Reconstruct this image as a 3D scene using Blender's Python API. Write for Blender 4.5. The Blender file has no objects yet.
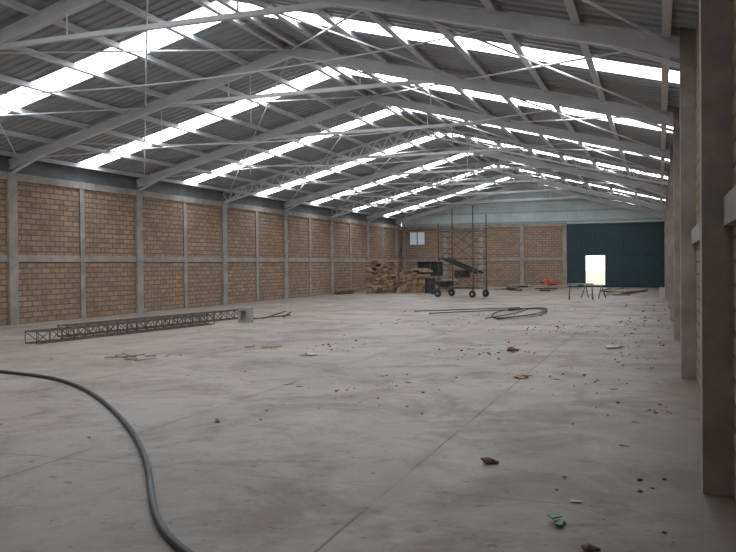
import bpy, bmesh, math, random
from mathutils import Vector, Matrix
random.seed(7)
S=bpy.context.scene
S.view_settings.view_transform='Standard'
# ------------------------------------------------------------ dimensions
XL,XR=-17.8,0.48
XM=-8.7
YF,YB=-3.0,56.0
SP=6.05; Y0=0.25
MAIN=[Y0+SP*i for i in range(10)]      # 0.25 ... 54.7
SLOPE=0.26
def zraf(x): return 7.05-SLOPE*abs(x-XM)
def zroof(x): return zraf(x)+0.24
# ------------------------------------------------------------ node helpers
def newmat(n):
    m=bpy.data.materials.new(n); m.use_nodes=True
    nt=m.node_tree; b=nt.nodes['Principled BSDF']
    return m,nt,b
def N(nt,t,**k):
    n=nt.nodes.new(t)
    for a,v in k.items(): setattr(n,a,v)
    return n
def math_(nt,op,a,b=None,c=None):
    n=N(nt,'ShaderNodeMath',operation=op)
    for i,v in enumerate((a,b,c)):
        if v is None: continue
        if isinstance(v,(int,float)): n.inputs[i].default_value=v
        else: nt.links.new(v,n.inputs[i])
    return n.outputs[0]
def mix(nt,f,a,b,mode='MIX'):
    n=N(nt,'ShaderNodeMix',data_type='RGBA',blend_type=mode)
    for s,v in ((n.inputs[0],f),(n.inputs[6],a),(n.inputs[7],b)):
        if isinstance(v,(int,float)): s.default_value=v
        elif isinstance(v,tuple): s.default_value=(*v,1) if len(v)==3 else v
        else: nt.links.new(v,s)
    return n.outputs[2]
def noise(nt,vec,scale,detail=4,rough=.6,dist=0):
    n=N(nt,'ShaderNodeTexNoise'); n.inputs['Scale'].default_value=scale
    n.inputs['Detail'].default_value=detail; n.inputs['Roughness'].default_value=rough
    n.inputs['Distortion'].default_value=dist
    nt.links.new(vec,n.inputs['Vector']); return n.outputs['Fac']
def ramp(nt,f,a,b):
    n=N(nt,'ShaderNodeMapRange'); n.inputs[1].default_value=a; n.inputs[2].default_value=b
    nt.links.new(f,n.inputs[0]); return n.outputs[0]
def bump(nt,b,h,st=.3,d=.02):
    n=N(nt,'ShaderNodeBump'); n.inputs['Strength'].default_value=st; n.inputs['Distance'].default_value=d
    nt.links.new(h,n.inputs['Height']); nt.links.new(n.outputs[0],b.inputs['Normal'])
def pos(nt): return N(nt,'ShaderNodeNewGeometry').outputs['Position']
def simple(name,col,rough=.7,metal=0,var=.25,scale=6):
    m,nt,b=newmat(name)
    f=noise(nt,pos(nt),scale)
    c=mix(nt,ramp(nt,f,.3,.7),tuple(x*(1-var) for x in col),tuple(min(1,x*(1+var)) for x in col))
    nt.links.new(c,b.inputs['Base Color']); b.inputs['Roughness'].default_value=rough; b.inputs['Metallic'].default_value=metal
    return m
def brickmat(name,axis,c1,c2,mortar):
    m,nt,b=newmat(name)
    p=pos(nt); s=N(nt,'ShaderNodeSeparateXYZ'); nt.links.new(p,s.inputs[0])
    c=N(nt,'ShaderNodeCombineXYZ'); nt.links.new(s.outputs[axis],c.inputs[0]); nt.links.new(s.outputs[2],c.inputs[1])
    br=N(nt,'ShaderNodeTexBrick'); nt.links.new(c.outputs[0],br.inputs['Vector'])
    br.inputs['Color1'].default_value=(*c1,1); br.inputs['Color2'].default_value=(*c2,1); br.inputs['Mortar'].default_value=(*mortar,1)
    br.inputs['Scale'].default_value=1; br.inputs['Brick Width'].default_value=.40; br.inputs['Row Height'].default_value=.165
    br.inputs['Mortar Size'].default_value=.017; br.inputs['Mortar Smooth'].default_value=.2
    big=ramp(nt,noise(nt,p,.6,6,.7),.40,.62)
    col=mix(nt,math_(nt,'MULTIPLY',big,.5),br.outputs['Color'],(.20,.135,.09))
    fine=ramp(nt,noise(nt,p,4,6,.78),.42,.72)
    inv=math_(nt,'SUBTRACT',1.0,br.outputs['Fac'])
    col=mix(nt,math_(nt,'MULTIPLY',math_(nt,'MULTIPLY',fine,inv),.5),col,(.54,.41,.30))
    nt.links.new(col,b.inputs['Base Color']); b.inputs['Roughness'].default_value=.95
    bump(nt,b,math_(nt,'SUBTRACT',math_(nt,'MULTIPLY',fine,.5),br.outputs['Fac']),.6,.03)
    return m
M={}
M['brickY']=brickmat('brick_side',1,(.43,.28,.185),(.28,.18,.12),(.16,.12,.095))
M['brickX']=brickmat('brick_end',0,(.44,.31,.215),(.32,.22,.155),(.19,.15,.12))
M['conc']=simple('column_concrete',(.34,.31,.285),.9,0,.25,2.5)
M['steelw']=simple('white_painted_steel',(.74,.75,.77),.5,0,.08,2)
M['purl']=simple('galvanised_purlin',(.62,.64,.66),.5,.0,.1,2)
M['sheet']=simple('roof_sheet_metal',(.38,.405,.43),.5,.0,.18,.8)
M['fascia']=simple('eave_fascia_metal',(.14,.15,.16),.6,0,.2,2)
M['teal']=simple('teal_painted_door',(.020,.050,.058),.5,0,.15,2)
M['dark']=simple('dark_metal',(.045,.045,.05),.6,.2,.3,5)
M['scaf']=simple('scaffold_steel',(.09,.085,.08),.6,.2,.4,5)
M['rub']=simple('black_rubber',(.04,.04,.04),.6,0,.3,5)
M['rust']=simple('rusty_lattice_steel',(.13,.115,.105),.8,.1,.4,8)
M['hose']=simple('grey_hose_plastic',(.050,.058,.065),.45,0,.3,10)
M['wood']=simple('weathered_wood',(.42,.30,.20),.9,0,.4,4)
M['wood2']=simple('dark_wood',(.23,.155,.10),.9,0,.4,4)
M['block']=simple('grey_block',(.38,.37,.36),.9,0,.2,8)
M['red']=simple('orange_plastic',(.48,.12,.06),.6,0,.2,8)
M['green']=simple('green_plastic',(.12,.34,.14),.5,0,.3,20)
M['yel']=simple('yellow_scrap',(.50,.35,.17),.8,0,.3,20)
M['brown']=simple('brown_clod',(.19,.13,.10),.95,0,.4,20)
M['white']=simple('white_scrap',(.62,.60,.57),.8,0,.1,20)
M['grass']=simple('outside_ground_cover',(.50,.64,.38),.95,0,.25,.3)
m,nt,b=newmat('gable_sheet_added_glow'); M['gable']=m
f=ramp(nt,noise(nt,pos(nt),1.2),.3,.7)
c=mix(nt,f,(.40,.45,.45),(.50,.545,.54)); nt.links.new(c,b.inputs['Base Color']); nt.links.new(c,b.inputs['Emission Color']); b.inputs['Emission Strength'].default_value=.10  # faint emission added so the gable cladding reads lighter; no lamp there
# floor
m,nt,b=newmat('dusty_concrete_floor'); M['floor']=m
p=pos(nt); s=N(nt,'ShaderNodeSeparateXYZ'); nt.links.new(p,s.inputs[0])
n1=ramp(nt,noise(nt,p,.22,8,.7,.4),.42,.58)
n2=ramp(nt,noise(nt,p,.7,10,.75,.6),.48,.62)
n3=ramp(nt,noise(nt,p,11,8,.8),.35,.7)
n4=ramp(nt,noise(nt,p,.45,8,.72,1.2),.52,.64)
n5=ramp(nt,noise(nt,p,2.4,9,.8,.3),.53,.66)
col=mix(nt,n1,(.41,.355,.315),(.285,.240,.212))
col=mix(nt,math_(nt,'MULTIPLY',n4,.5),col,(.50,.45,.41))
col=mix(nt,math_(nt,'MULTIPLY',n2,.55),col,(.20,.16,.138))
col=mix(nt,math_(nt,'MULTIPLY',n5,.65),col,(.15,.12,.10))
col=mix(nt,math_(nt,'MULTIPLY',n3,.20),col,(.46,.41,.37))
dx=ramp(nt,math_(nt,'ADD',s.outputs[0],math_(nt,'MULTIPLY',noise(nt,p,.8,8,.78),4.0)),.2,2.2)
col=mix(nt,math_(nt,'MULTIPLY',dx,.8),col,(.135,.108,.09))
wob=math_(nt,'MULTIPLY',noise(nt,p,2.5,3,.6),.03)
jx=math_(nt,'PINGPONG',math_(nt,'ADD',math_(nt,'ADD',s.outputs[0],1.86+30),wob),1.5)
jy=math_(nt,'PINGPONG',math_(nt,'ADD',math_(nt,'ADD',s.outputs[1],30.4),wob),2.0)
jl=math_(nt,'MAXIMUM',math_(nt,'LESS_THAN',jx,.011),math_(nt,'MULTIPLY',math_(nt,'LESS_THAN',jy,.010),.6))
fl=N(nt,'ShaderNodeCombineXYZ')
nt.links.new(math_(nt,'FLOOR',math_(nt,'DIVIDE',math_(nt,'ADD',s.outputs[0],31.86),3.0)),fl.inputs[0])
nt.links.new(math_(nt,'FLOOR',math_(nt,'DIVIDE',math_(nt,'ADD',s.outputs[1],30.4),4.0)),fl.inputs[1])
wn=N(nt,'ShaderNodeTexWhiteNoise'); wn.noise_dimensions='2D'; nt.links.new(fl.outputs[0],wn.inputs['Vector'])
col=mix(nt,math_(nt,'MULTIPLY',wn.outputs['Value'],.2),col,(.22,.18,.16))
brk=ramp(nt,noise(nt,p,.9,4,.6),.38,.55)
col=mix(nt,math_(nt,'MULTIPLY',math_(nt,'MULTIPLY',jl,brk),.8),col,(.09,.075,.065))
jd=math_(nt,'MULTIPLY',ramp(nt,jx,.22,.0),ramp(nt,noise(nt,p,2,5,.7),.4,.6))
col=mix(nt,math_(nt,'MULTIPLY',jd,.4),col,(.16,.13,.11))
spk=math_(nt,'GREATER_THAN',noise(nt,p,9,3,.55),.67)
col=mix(nt,math_(nt,'MULTIPLY',spk,.6),col,(.12,.095,.08))
nt.links.new(col,b.inputs['Base Color'])
nt.links.new(math_(nt,'ADD',.46,math_(nt,'MULTIPLY',n2,.2)),b.inputs['Roughness'])
bump(nt,b,math_(nt,'SUBTRACT',n3,jl),.25,.01)
# skylight
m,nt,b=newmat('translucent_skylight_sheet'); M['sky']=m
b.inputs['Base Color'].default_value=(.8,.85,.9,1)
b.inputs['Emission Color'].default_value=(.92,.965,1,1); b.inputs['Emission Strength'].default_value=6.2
m,nt,b=newmat('frosted_window_pane'); M['pane']=m
b.inputs['Base Color'].default_value=(.5,.6,.7,1)
b.inputs['Emission Color'].default_value=(.8,.88,1,1); b.inputs['Emission Strength'].default_value=.2
# ------------------------------------------------------------ mesh builder
class B:
    def __init__(s): s.v=[];s.f=[];s.mi=[];s.ms=[]
    def m(s,k):
        if k not in s.ms: s.ms.append(k)
        return s.ms.index(k)
    def face(s,pts,k):
        i=len(s.v); s.v+= [tuple(p) for p in pts]; s.f.append(tuple(range(i,i+len(pts)))); s.mi.append(s.m(k))
    def hexa(s,c,k):
        i=len(s.v); s.v+=[tuple(p) for p in c]
        for q in ((0,3,2,1),(4,5,6,7),(0,1,5,4),(1,2,6,5),(2,3,7,6),(3,0,4,7)):
            s.f.append(tuple(i+a for a in q)); s.mi.append(s.m(k))
    def box(s,x0,x1,y0,y1,z0,z1,k):
        s.hexa([(x0,y0,z0),(x1,y0,z0),(x1,y1,z0),(x0,y1,z0),(x0,y0,z1),(x1,y0,z1),(x1,y1,z1),(x0,y1,z1)],k)
    def obox(s,c,size,rot,k):
        h=[x/2 for x in size]; c=Vector(c)
        s.hexa([c+rot@Vector((a*h[0],b_*h[1],z*h[2])) for z in (-1,1) for a,b_ in ((-1,-1),(1,-1),(1,1),(-1,1))],k)
    def beam(s,a,b_,w,h,k,up=(0,0,1)):
        a=Vector(a);b_=Vector(b_);d=(b_-a).normalized();u=Vector(up)
        if abs(d.dot(u))>.98:u=Vector((0,1,0))
        r=d.cross(u).normalized();u=r.cross(d)
        r*=w/2;u*=h/2
        s.hexa([a-r-u,a+r-u,a+r+u,a-r+u,b_-r-u,b_+r-u,b_+r+u,b_-r+u],k)
    def tube(s,a,b_,r,k,n=8):
        a=Vector(a);b_=Vector(b_);d=(b_-a).normalized();u=Vector((0,0,1))
        if abs(d.dot(u))>.95:u=Vector((1,0,0))
        p=d.cross(u).normalized();q=d.cross(p)
        i=len(s.v)
        for e in (a,b_):
            for j in range(n):
                t=2*math.pi*j/n; s.v.append(tuple(e+p*math.cos(t)*r+q*math.sin(t)*r))
        for j in range(n):
            s.f.append((i+j,i+(j+1)%n,i+n+(j+1)%n,i+n+j)); s.mi.append(s.m(k))
        s.f.append(tuple(i+j for j in range(n))[::-1]); s.f.append(tuple(i+n+j for j in range(n))); s.mi+=[s.m(k)]*2
    def blob(s,c,r,k,flat=.5):
        i=len(s.v); t=(1+5**.5)/2
        vs=[(-1,t,0),(1,t,0),(-1,-t,0),(1,-t,0),(0,-1,t),(0,1,t),(0,-1,-t),(0,1,-t),(t,0,-1),(t,0,1),(-t,0,-1),(-t,0,1)]
        for a in vs:
            q=Vector(a).normalized()*r*random.uniform(.65,1.15)
            s.v.append((c[0]+q.x*random.uniform(.8,1.4),c[1]+q.y,max(.001,c[2]+r*flat*.7+q.z*flat)))
        for q in ((0,11,5),(0,5,1),(0,1,7),(0,7,10),(0,10,11),(1,5,9),(5,11,4),(11,10,2),(10,7,6),(7,1,8),(3,9,4),(3,4,2),(3,2,6),(3,6,8),(3,8,9),(4,9,5),(2,4,11),(6,2,10),(8,6,7),(9,8,1)):
            s.f.append(tuple(i+a for a in q)); s.mi.append(s.m(k))
    def done(s,name,smooth=False):
        me=bpy.data.meshes.new(name); me.from_pydata(s.v,[],s.f)
        for k in s.ms: me.materials.append(M[k])
        for p_,i in zip(me.polygons,s.mi): p_.material_index=i; p_.use_smooth=smooth
        me.update(); o=bpy.data.objects.new(name,me); S.collection.objects.link(o); return o
def RZ(a): return Matrix.Rotation(a,3,'Z')
# ------------------------------------------------------------ shell
b=B(); b.box(XL-.3,XR+.3,YF-.3,YB+.3,-.25,0,'floor'); b.done('floor')
b=B(); b.box(XL-.25,XL,YF-.25,YB+.25,0,4.22,'brickY'); b.done('wall_left')
b=B(); b.box(XR,XR+.25,YF-.25,YB+.25,0,4.86,'brickY'); b.done('wall_right')
b=B(); b.box(XL,XR,YF-.25,YF,0,4.4,'brickX'); b.done('wall_front')
DX0=-5.95
b=B()
w1=(-17.25,-16.0,3.1,4.0); w2=(-16.6,-14.7,.8,1.84)
b.box(XL,w1[0],YB,YB+.25,0,4.2,'brickX')
b.box(w1[0],w2[1],YB,YB+.25,4.0,4.2,'brickX')
b.box(w1[0],w2[1],YB,YB+.25,w2[3],3.1,'brickX')
b.box(w1[1],w2[1],YB,YB+.25,3.1,4.0,'brickX')
b.box(w1[0],w2[0],YB,YB+.25,0,w2[3],'brickX')
b.box(w2[0],w2[1],YB,YB+.25,0,w2[2],'brickX')
b.box(w2[1],DX0,YB,YB+.25,0,4.2,'brickX')
b.done('wall_back')
b=B(); b.box(w1[0],w1[1],YB+.12,YB+.14,w1[2],w1[3],'pane')
for x in (w1[0]+.03,(w1[0]+w1[1])/2,w1[1]-.03): b.box(x-.025,x+.025,YB+.06,YB+.12,w1[2],w1[3],'dark')
b.done('window_1')
b=B(); b.box(w2[0],w2[1],YB+.15,YB+.17,w2[2],w2[3],'dark')  # dark panel stands in for the shade inside the opening
for x in (w2[0]+.03,(w2[0]+w2[1])/2,w2[1]-.03): b.box(x-.025,x+.025,YB+.06,YB+.15,w2[2],w2[3],'rust')
b.done('window_2')
for i,y in enumerate(MAIN):
    b=B(); b.box(XL-.02,XL+.09,y-.17,y+.17,0,4.42,'conc'); b.done('concrete_column')
    b=B(); b.box(XR-.2,XR,y-.16,y+.16,0,5.0,'conc'); b.done('concrete_column')
    y2=y+SP/2
    if y2<YB:
        b=B(); b.box(XL-.02,XL+.05,y2-.11,y2+.11,0,4.22,'conc'); b.done('concrete_column')
for x in (-17.6,-14.5,-11.9,-9.0,-6.1):
    b=B(); b.box(x-.13,x+.13,YB-.06,YB,0,4.2,'conc'); b.done('concrete_column')
b=B(); b.box(XL-.25,XL+.07,YF,YB,4.22,4.44,'conc'); b.box(XL,XL+.04,YF,YB,1.84,2.04,'conc'); b.done('bond_beam')
b=B(); b.box(XR-.06,XR,YF,YB,1.9,2.1,'conc'); b.done('bond_beam')
b=B(); b.box(XL+.08,DX0-.01,YB-.05,YB+.25,4.2,4.42,'conc'); b.box(XL+.08,DX0-.01,YB-.04,YB,1.84,2.04,'conc'); b.done('bond_beam')
b=B(); b.box(XL-.06,XL-.02,YF,YB,4.44,zroof(XL)+.03,'fascia'); b.done('trim_1')
# ------------------------------------------------------------ roof
SKY=[Y0+SP*(i+.5) for i in range(0,9)]
HW=.47
XE0,XE1=-17.5,XR-.05
def rib(y0,y1,spans,k,name,per=.28,dep=.035):
    b=B()
    ys=[];y=y0
    while y<y1-1e-4:
        for dy,dz in ((0,0),(.10,0),(.13,dep),(.25,dep)):
            if y+dy<y1: ys.append((y+dy,dz))
        y+=per
    ys.append((y1,0))
    for (ya,za),(yb,zb) in zip(ys,ys[1:]):
        for xa,xb in spans:
            b.face([(xa,ya,zroof(xa)+za),(xb,ya,zroof(xb)+za),(xb,yb,zroof(xb)+zb),(xa,yb,zroof(xa)+zb)],k)
    return b.done(name)
edges=[YF-.3]
for y in SKY:
    h=.18 if y<5 else HW  # nearest strip is out of view, added narrow to light column and foreground
    edges+=[y-h,y+h]
edges.append(YB+.3)
par=bpy.data.objects.new('ceiling',None); S.collection.objects.link(par)
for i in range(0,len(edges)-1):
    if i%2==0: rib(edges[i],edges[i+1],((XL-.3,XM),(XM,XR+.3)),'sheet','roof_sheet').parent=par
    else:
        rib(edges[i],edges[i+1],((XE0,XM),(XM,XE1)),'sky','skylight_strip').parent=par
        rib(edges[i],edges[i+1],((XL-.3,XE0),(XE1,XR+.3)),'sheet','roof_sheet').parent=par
b=B()
xs=[-17.5+1.25*i for i in range(7)]+[XM-.22]
xs+= [2*XM-x for x in xs]
for x in xs:
    z=zroof(x)-.065
    b.box(x-.025,x+.025,YF,YB,z-.065,z+.055,'purl')
    b.box(x-.06,x+.06,YF,YB,z-.07,z-.06,'purl')
o=b.done('purlins'); o.parent=par
def lattice(b,p0,p1,h,k,n=14):
    p0=Vector(p0);p1=Vector(p1)
    for dz in (0,-h): b.beam(p0+Vector((0,0,dz)),p1+Vector((0,0,dz)),.08,.06,k)
    for i in range(n):
        a=p0.lerp(p1,i/n); c=p0.lerp(p1,(i+.5)/n); d=p0.lerp(p1,(i+1)/n)
        b.beam(a,c-Vector((0,0,h)),.035,.035,k); b.beam(c-Vector((0,0,h)),d,.035,.035,k)
for i,y in enumerate(MAIN):
    b=B()
    for xe in (XL,XR-.02):
        sg=1 if xe>XM else -1
        a=(xe,y,zraf(xe)); c=(XM,y,zraf(XM))
        if i in (5,7):
            lattice(b,(xe,y,zraf(xe)+.12),(XM,y,zraf(XM)+.12),.42,'steelw',18)
        else:
            d=.12
            b.beam((a[0],y,a[2]+d),(c[0],y,c[2]+d),.16,.02,'steelw')
            b.beam((a[0],y,a[2]-d),(c[0],y,c[2]-d),.16,.02,'steelw')
            b.beam((a[0],y,a[2]),(c[0],y,c[2]),.05,.25,'steelw')
        xh=xe-sg*1.1
        b.beam((xe,y,zraf(xe)-.28),(xh,y,zraf(xh)-.12),.1,.05,'steelw')
    zc=6.0; dxc=(zraf(XM)-.1-zc)/SLOPE
    b.beam((XM-dxc-.1,y,zc),(XM+dxc+.1,y,zc),.09,.09,'steelw')
    for x in (XM-dxc*.5,XM+dxc*.5): b.tube((x,y,zc),(x,y,zraf(x)-.1),.015,'steelw',6)
    o=b.done('roof_rafter')
b=B()
for j,y in enumerate(MAIN[1:9]):
    for x0,x1 in ((XL+.3,XM),(XM,XR-.3)):
        xm=(x0+x1)/2
        for xa,xb in ((x0,xm),(xm,x1)):
            b.tube((xa,y,zraf(xa)+.06),(xb,y+SP,zraf(xb)+.06),.02,'steelw',6)
            b.tube((xb,y,zraf(xb)+.06),(xa,y+SP,zraf(xa)+.06),.02,'steelw',6)
b.done('roof_bracing_rods')
b=B()
for y,z0 in ((12.5,5.35),(18.6,5.2),(24.6,5.3),(30.7,5.25),(36.7,5.2),(42.8,5.3)):
    n=20; P=[]
    xa,xb=XM-(7.0-z0)/SLOPE,XM+(7.0-z0)/SLOPE
    for i in range(n+1):
        t=i/n; P.append((xa+(xb-xa)*t,y,z0-.35*(1-(2*t-1)**2)))
    for a,c in zip(P,P[1:]): b.tube(a,c,.014,'steelw',5)
for x,y,l in ((-12.6,18.4,1.1),(-9.9,18.4,1.3),(-6.1,24.45,.9),(-10.8,30.5,1.2),(-7.9,36.5,1.4),(-5.1,18.4,.7),(-7.0,30.5,1.1),(-13.2,24.45,1.0)):
    b.tube((x,y,zraf(x)-.1),(x+.02,y,zraf(x)-.1-l),.013,'purl',5)
b.done('hanging_wires')
def gable(y,name,k):
    b=B(); n=66
    X=[XL+(XR-XL)*i/n for i in range(n+1)]
    for i in range(n):
        x0,x1=X[i],X[i+1]; ya=y+(.04 if i%2 else 0); 
        b.face([(x0,ya,4.3),(x1,ya,4.3),(x1,ya,zroof(x1)+.04),(x0,ya,zroof(x0)+.04)],k)
        if i: b.face([(x0,y,4.3),(x0,y+.04,4.3),(x0,y+.04,zroof(x0)),(x0,y,zroof(x0))],k)
    for z in (4.5,5.2,5.9):
        dx=(zroof(XM)-z)/SLOPE-.2; dx=min(dx,9)
        b.box(XM-dx,XM+dx,y-.09,y-.01,z,z+.06,'sheet')
    b.done(name)
gable(YB+.1,'gable_cladding','gable'); gable(YF-.1,'gable_cladding','gable')
# ------------------------------------------------------------ big sliding door with wicket
b=B()
o0,o1,oz0,oz1=-4.72,-3.46,.16,2.15
XD=XR-.21
def panel(x0,x1,z0,z1):
    b.box(x0,x1,YB-.02,YB+.02,z0,z1,'teal')
panel(DX0,o0,0,4.32); panel(o1,XR,0,4.32); panel(o0,o1,oz1,4.32); panel(o0,o1,0,oz0)
x=DX0+.05
while x<XD:
    if not(o0-.05<x<o1+.05): b.box(x-.02,x+.02,YB-.05,YB-.02,.05,4.25,'teal')
    else: b.box(x-.02,x+.02,YB-.05,YB-.02,oz1,4.25,'teal')
    x+=.3
for z in (.05,2.2,4.2): 
    if z<1: 
        b.box(DX0,o0,YB-.08,YB-.02,z,z+.1,'teal'); b.box(o1,XD,YB-.08,YB-.02,z,z+.1,'teal')
    else: b.box(DX0,XD,YB-.08,YB-.02,z,z+.1,'teal')
b.box(o0-.06,o0,YB-.09,YB+.02,0,oz1+.05,'teal'); b.box(o1,o1+.06,YB-.09,YB+.02,0,oz1+.05,'teal')
b.done('door_1')
b=B(); b.box(-60,60,YB+.4,YB+120,-.3,-.05,'grass'); b.done('outside_ground')
# ------------------------------------------------------------ hose
pts=[(-10.9,10.1),(-9.75,9.83),(-9.03,9.70),(-8.2,9.40),(-7.03,8.61),(-5.71,7.42),(-4.70,6.4),(-3.92,5.49),(-3.40,4.78),(-3.05,4.34),(-2.68,3.97),(-2.1,3.6),(-1.3,3.3)]
cu=bpy.data.curves.new('hose','CURVE'); cu.dimensions='3D'; sp=cu.splines.new('NURBS'); sp.points.add(len(pts)-1)
for q,(x,y) in zip(sp.points,pts): q.co=(x,y,.026,1)
sp.use_endpoint_u=True; sp.order_u=4; cu.bevel_depth=.025; cu.bevel_resolution=4; cu.materials.append(M['hose'])
o=bpy.data.objects.new('hose',cu); S.collection.objects.link(o)
# ------------------------------------------------------------ lattice girders on floor
def girder(p0,p1,w,h,n,name):
    b=B(); p0=Vector(p0);p1=Vector(p1); d=(p1-p0).normalized(); r=Vector((d.y,-d.x,0))*w/2; u=Vector((0,0,h))
    z=Vector((0,0,.015))
    C=[r+z,-r+z,r+u,-r+u]
    for c in C: b.beam(p0+c,p1+c,.03,.03,'rust')
    for i in range(n+1):
        q=p0.lerp(p1,i/n)
        for e,f in ((0,2),(1,3),(2,3),(0,1)): b.tube(q+C[e],q+C[f],.009,'rust',6)
        if i<n:
            q2=p0.lerp(p1,(i+1)/n)
            e,f=(0,2) if i%2 else (2,0)
            b.tube(q+C[e],q2+C[f],.009,'rust',6); b.tube(q+C[e+1],q2+C[f+1],.009,'rust',6); b.tube(q+C[2],q2+C[3],.009,'rust',6)
    b.done(name)
girder((-12.85,13.8,0),(-12.1,19.9,0),.35,.27,18,'lattice_girder')
girder((-13.4,15.4,0),(-12.5,22.6,0),.30,.27,22,'lattice_girder')
b=B(); b.box(-11.62,-11.28,20.7,21.0,0,.08,'block'); b.box(-11.62,-11.54,20.7,21.0,.08,.34,'block'); b.box(-11.36,-11.28,20.7,21.0,.08,.34,'block'); b.box(-11.62,-11.28,20.7,21.0,.34,.44,'block'); b.box(-11.54,-11.36,20.84,20.9,.08,.34,'block'); b.done('concrete_block')
b=B(); b.tube((-11.9,21.6,.02),(-11.5,24.0,.02),.02,'rust'); b.tube((-11.2,22.8,.02),(-10.9,22.8,.2),.02,'rust'); b.tube((-11.6,22.2,.02),(-11.2,23.0,.2),.02,'rust'); b.done('bent_rebar')
# ------------------------------------------------------------ scaffold
def scaffold(cx,cy,ang,name):
    R=RZ(ang); b=B(); W=2.0;D=1.3
    def T(x,y,z): 
        q=R@Vector((x,y,0)); return (cx+q.x,cy+q.y,z)
    cs=[(-W/2,-D/2),(W/2,-D/2),(W/2,D/2),(-W/2,D/2)]
    for i,(x,y) in enumerate(cs):
        h=(3.7,4.5,4.1,4.5)[i]
        b.tube(T(x,y,.36),T(x,y,h),.03,'scaf')
        b.tube(T(x,y,.3),T(x,y,.5),.045,'scaf')
        a=Vector(T(x-.05,y,.18)); d=R@Vector((0,.06,0))
        b.tube(a-d*.6,a+d*.6,.18,'rub',16); b.tube(a-d,a+d,.06,'block',8)
        b.beam(T(x-.02,y-.05,.38),T(x-.05,y-.05,.18),.03,.02,'scaf'); b.beam(T(x-.02,y+.05,.38),T(x-.05,y+.05,.18),.03,.02,'scaf')
    for z in (.45,1.9,3.3):
        for i in range(4):
            (x0,y0),(x1,y1)=cs[i],cs[(i+1)%4]; b.tube(T(x0,y0,z),T(x1,y1,z),.024,'scaf')
    for z0,z1 in ((.5,1.9),(1.9,3.3)):
        for y in (-D/2,D/2):
            b.tube(T(-W/2,y,z0),T(W/2,y,z1),.014,'scaf',6); b.tube(T(W/2,y,z0),T(-W/2,y,z1),.014,'scaf',6)
        for k in range(1,5):
            z=z0+(z1-z0)*k/5
            for x in (-W/2,W/2): b.tube(T(x,-D/2,z),T(x,D/2,z),.016,'scaf',6)
    for y in (-.42,-.14,.14,.42):
        b.beam(T(-W/2-.1,y,.95),T(W/2+.1,y,.95),.24,.05,'wood2')
    for y in (-.3,.3): b.beam(T(-W*.5,y,1.95),T(W*.5,y,1.2),.06,.12,'dark')
    for t in range(7):
        f=t/6; x=-W*.48+f*W*.96; z=1.95-.75*f; b.obox(T(x,0,z),(.26,.6,.03),R,'dark')
    b.box(cx-.35,cx+.35,cy-.25,cy+.25,.98,1.35,'dark')
    return b.done(name)
scaffold(-9.3,39.3,math.radians(-18),'scaffold_tower')
# ------------------------------------------------------------ stacks
def stack(cx,cy,w,d,h,ang,name,ks):
    b=B(); R=RZ(ang); z=0; row=0
    while z<h:
        th=random.uniform(.07,.13)
        n=int(w/.32); off=random.uniform(-.08,.08)
        for i in range(n):
            if z>h*.7 and random.random()<.35: continue
            for j in range(2):
                x=-w/2+(i+.5)*w/n+off+random.uniform(-.02,.02); y=(j-.5)*d/2+random.uniform(-.06,.06)
                q=R@Vector((x,y,0)); b.obox((cx+q.x,cy+q.y,z+th/2),(w/n*.93,d/2*.93,th*.95),R@RZ(random.uniform(-.05,.05)),random.choice(ks))
        z+=th; row+=1
    return b.done(name)
stack(-15.3,44.3,1.6,1.2,1.85,.1,'brick_stack',['wood','wood2','wood2'])
stack(-13.5,45.2,1.5,1.2,1.4,-.1,'brick_stack',['wood','wood','wood2'])
stack(-11.9,46.0,1.2,1.0,.85,.2,'brick_stack',['wood','block','wood2'])
# steel drum and wheelbarrow between stacks and scaffold
b=B()
b.tube((-12.3,44.0,0),(-12.3,44.0,.88),.29,'dark',20)
for z in (.02,.3,.58,.87): b.tube((-12.3,44.0,z-.015),(-12.3,44.0,z+.015),.305,'rust',20)
b.done('steel_drum')
b=B(); wx,wy=-11.0,42.6
b.tube((wx-.75,wy-.05,.19),(wx-.75,wy+.05,.19),.19,'rub',16)
for s_ in (-1,1):
    b.tube((wx-.75,wy+s_*.08,.19),(wx+.75,wy+s_*.3,.62),.02,'scaf'); b.tube((wx+.25,wy+s_*.22,.45),(wx+.3,wy+s_*.25,0.01),.02,'scaf')
b.hexa([(wx-.35,wy-.2,.4),(wx+.3,wy-.2,.45),(wx+.3,wy+.2,.45),(wx-.35,wy+.2,.4),(wx-.6,wy-.36,.72),(wx+.45,wy-.36,.72),(wx+.45,wy+.36,.72),(wx-.6,wy+.36,.72)],'dark')
b.done('wheelbarrow')
b=B()
for i in range(4):
    b.beam((-17.2+i*.08,41.5+.1*i,.09+i*.06),(-16.8+i*.05,43.4,.09+i*.06),.25,.05,random.choice(['wood','wood2']))
b.beam((-17.3,41.9,0.03),(-16.7,41.9,.03),.1,.06,'wood2');b.beam((-17.2,43.0,0.03),(-16.6,43.0,.03),.1,.06,'wood2')
b.done('plank_pile')
b=B()
for i in range(14): b.blob((-7.0+random.uniform(-.55,.55),54.6+random.uniform(-.2,.2),random.choice([0,.15,.3])),random.uniform(.15,.26),random.choice(['red','red','brown']),.8)
b.done('orange_sack_pile')
b=B()
for i in range(30):
    x=random.uniform(-10.4,-6.2); y=random.uniform(47,53); a=random.uniform(-.3,.3)
    b.beam((x,y,.05+.06*(i%4)),(x+random.uniform(.5,1.6),y+a,.05+.06*(i%4)),.22,.06,random.choice(['wood','wood2','block','dark']))
b.done('timber_offcuts')
b=B()
for i in range(12):
    x=random.uniform(-3.2,-1.6); y=random.uniform(42,49); a=random.uniform(-1,1)
    b.beam((x,y,.04),(x+random.uniform(.4,1.4),y+a,.04+random.choice([0,.15])),.15,.07,random.choice(['wood2','dark','block']))
b.done('timber_offcuts')
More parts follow.
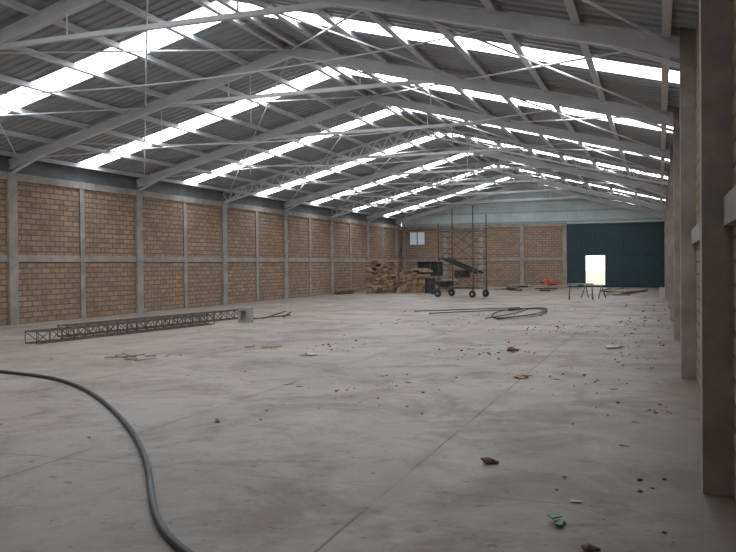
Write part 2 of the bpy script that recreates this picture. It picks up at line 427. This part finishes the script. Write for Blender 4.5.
def trestle(cx,cy,ang,L,H,name):
    b=B(); R=RZ(ang)
    def T(x,y,z):
        q=R@Vector((x,y,0)); return (cx+q.x,cy+q.y,z)
    b.beam(T(-L/2,0,H),T(L/2,0,H),.07,.05,'block')
    for x in (-L*.42,L*.42):
        for y in (-.3,.3): b.beam(T(x,0,H),T(x*1.1,y,0.02),.035,.035,'rust')
        b.beam(T(x*1.05,-.16,H*.5),T(x*1.05,.16,H*.5),.03,.03,'rust')
    b.done(name)
trestle(-3.3,36.6,.15,1.1,.72,'sawhorse'); trestle(-2.9,38.4,-.5,1.0,.62,'sawhorse')
def curve(name,P,r,k):
    cu=bpy.data.curves.new(name,'CURVE'); cu.dimensions='3D'
    for pts in P:
        sp=cu.splines.new('NURBS'); sp.points.add(len(pts)-1)
        for q,c in zip(sp.points,pts): q.co=(*c,1)
        sp.use_endpoint_u=True; sp.order_u=4
    cu.bevel_depth=r; cu.bevel_resolution=2; cu.materials.append(M[k])
    o=bpy.data.objects.new(name,cu); S.collection.objects.link(o)
curve('rebar_bundle',[[(-4.7+j*.08,23.8-j*.2,.03),(-3.9+j*.06,24.2,.04+j*.02),(-3.5+j*.03,27,.06),(-3.8,29.6-j*.3,.05),(-4.6,29.3-j*.2,.04),(-4.9,27.5,.03+.02*j)] for j in range(4)]+
 [[(-8.0,26.6,.03),(-7,27.6,.03),(-4.85,29.6,.03)],[(-7.2,25.6,.03),(-6,27.0,.03),(-4.6,28.6,.03)],[(-4.7,24,.03),(-5.4,26,.03),(-5.0,28.5,.03)],[(-4.9,23.6,.03),(-4.3,25.5,.05),(-4.4,28.5,.03)]],.016,'dark')
b=B(); b.box(-.02,.2,38.8,39.1,0,.5,'white'); b.box(.02,.16,38.85,39.05,.5,.55,'hose'); b.done('paint_bucket')
# ------------------------------------------------------------ debris
def scrap(x,y,w,k,name):
    b=B()
    for i in range(3):
        a=random.uniform(0,3); R=RZ(a)@Matrix.Rotation(random.uniform(-.3,.3),3,'X')
        b.obox((x+random.uniform(-.4,.4)*w,y+random.uniform(-.4,.4)*w,.02+.01*i),(w*random.uniform(.5,.9),w*random.uniform(.3,.5),.008),R,k)
    b.blob((x,y,0),w*.3,k,.35); b.done(name)
scrap(-.60,5.16,.12,'green','plastic_wrapper')
scrap(-1.93,11.55,.24,'yel','cardboard_scrap')
scrap(-6.08,13.45,.28,'white','paper_scrap')
scrap(-.81,16.1,.3,'white','paper_scrap')
scrap(-4.42,7.4,.10,'white','paper_scrap')
for x,y,r,n in ((-1.34,6.52,.055,'soil_clod'),(-.39,4.72,.04,'soil_clod'),(-2.63,15.05,.10,'soil_clod')):
    b=B(); b.blob((x,y,0),r,'brown',.6); b.blob((x+r,y+.4*r,0),r*.6,'brown',.6); b.done(n)
b=B()
for i in range(16):
    x=-9.0+random.uniform(-.5,.5); y=12.2+random.uniform(-.4,.4); a=random.uniform(0,3.1); l=random.uniform(.06,.25)
    b.tube((x-l*math.cos(a),y-l*math.sin(a),.015),(x+l*math.cos(a),y+l*math.sin(a),.02),.008,random.choice(['wood2','wood']),5)
b.done('twig_pile')
b=B()
for i in range(22):
    x=-7.6+random.uniform(-.35,.35); y=14.5+random.uniform(-.2,.2); a=random.uniform(0,3.1); l=random.uniform(.03,.15)
    b.tube((x-l*math.cos(a),y-l*math.sin(a),.012),(x+l*math.cos(a),y+l*math.sin(a),.02),.010,'yel',5)
b.done('straw_pile')
b=B()
clumps=[(random.gauss(-3.0,1.8),random.uniform(9,26)) for _ in range(14)]
for i in range(520):
    if i<300:
        cx,cy=random.choice(clumps); x=random.gauss(cx,.5); y=random.gauss(cy,.8)
    elif i<400: x=random.uniform(-10.8,0); y=random.uniform(5,35)
    else: x=random.uniform(-.9,.22); y=random.uniform(3.5,30)
    x=max(min(x,.22),-10.8)
    r=random.choice([.005,.007,.008,.010,.012,.017])*(1+y/20)
    k=random.choice(['brown','brown','block','wood2','brown','white'])
    if random.random()<.15:
        a=random.uniform(0,6.28); b.obox((x,y,.008),(r*5,r*2.5,.004),RZ(a),random.choice(['white','block','wood']))
    else: b.blob((x,y,0),r,k,.5)
b.done('scattered_debris')
# ------------------------------------------------------------ world / camera
w=bpy.data.worlds.new('World'); S.world=w; w.use_nodes=True
bg=w.node_tree.nodes['Background']; bg.inputs[0].default_value=(.93,.97,1,1); bg.inputs[1].default_value=2.0
cam=bpy.data.cameras.new('camera'); co=bpy.data.objects.new('camera',cam); S.collection.objects.link(co)
cam.sensor_width=36; cam.lens=36*800/736; cam.clip_end=500
th=math.radians(20.05); pi_=math.radians(.79); ro=math.radians(.54)
F=Vector((-math.sin(th)*math.cos(pi_),math.cos(th)*math.cos(pi_),-math.sin(pi_)))
R0=Vector((math.cos(th),math.sin(th),0)); U0=R0.cross(F)
R_=R0*math.cos(ro)-U0*math.sin(ro); U_=U0*math.cos(ro)+R0*math.sin(ro)
mt=Matrix((( R_.x,U_.x,-F.x,0),(R_.y,U_.y,-F.y,0),(R_.z,U_.z,-F.z,1.65),(0,0,0,1)))
co.matrix_world=mt
S.camera=co
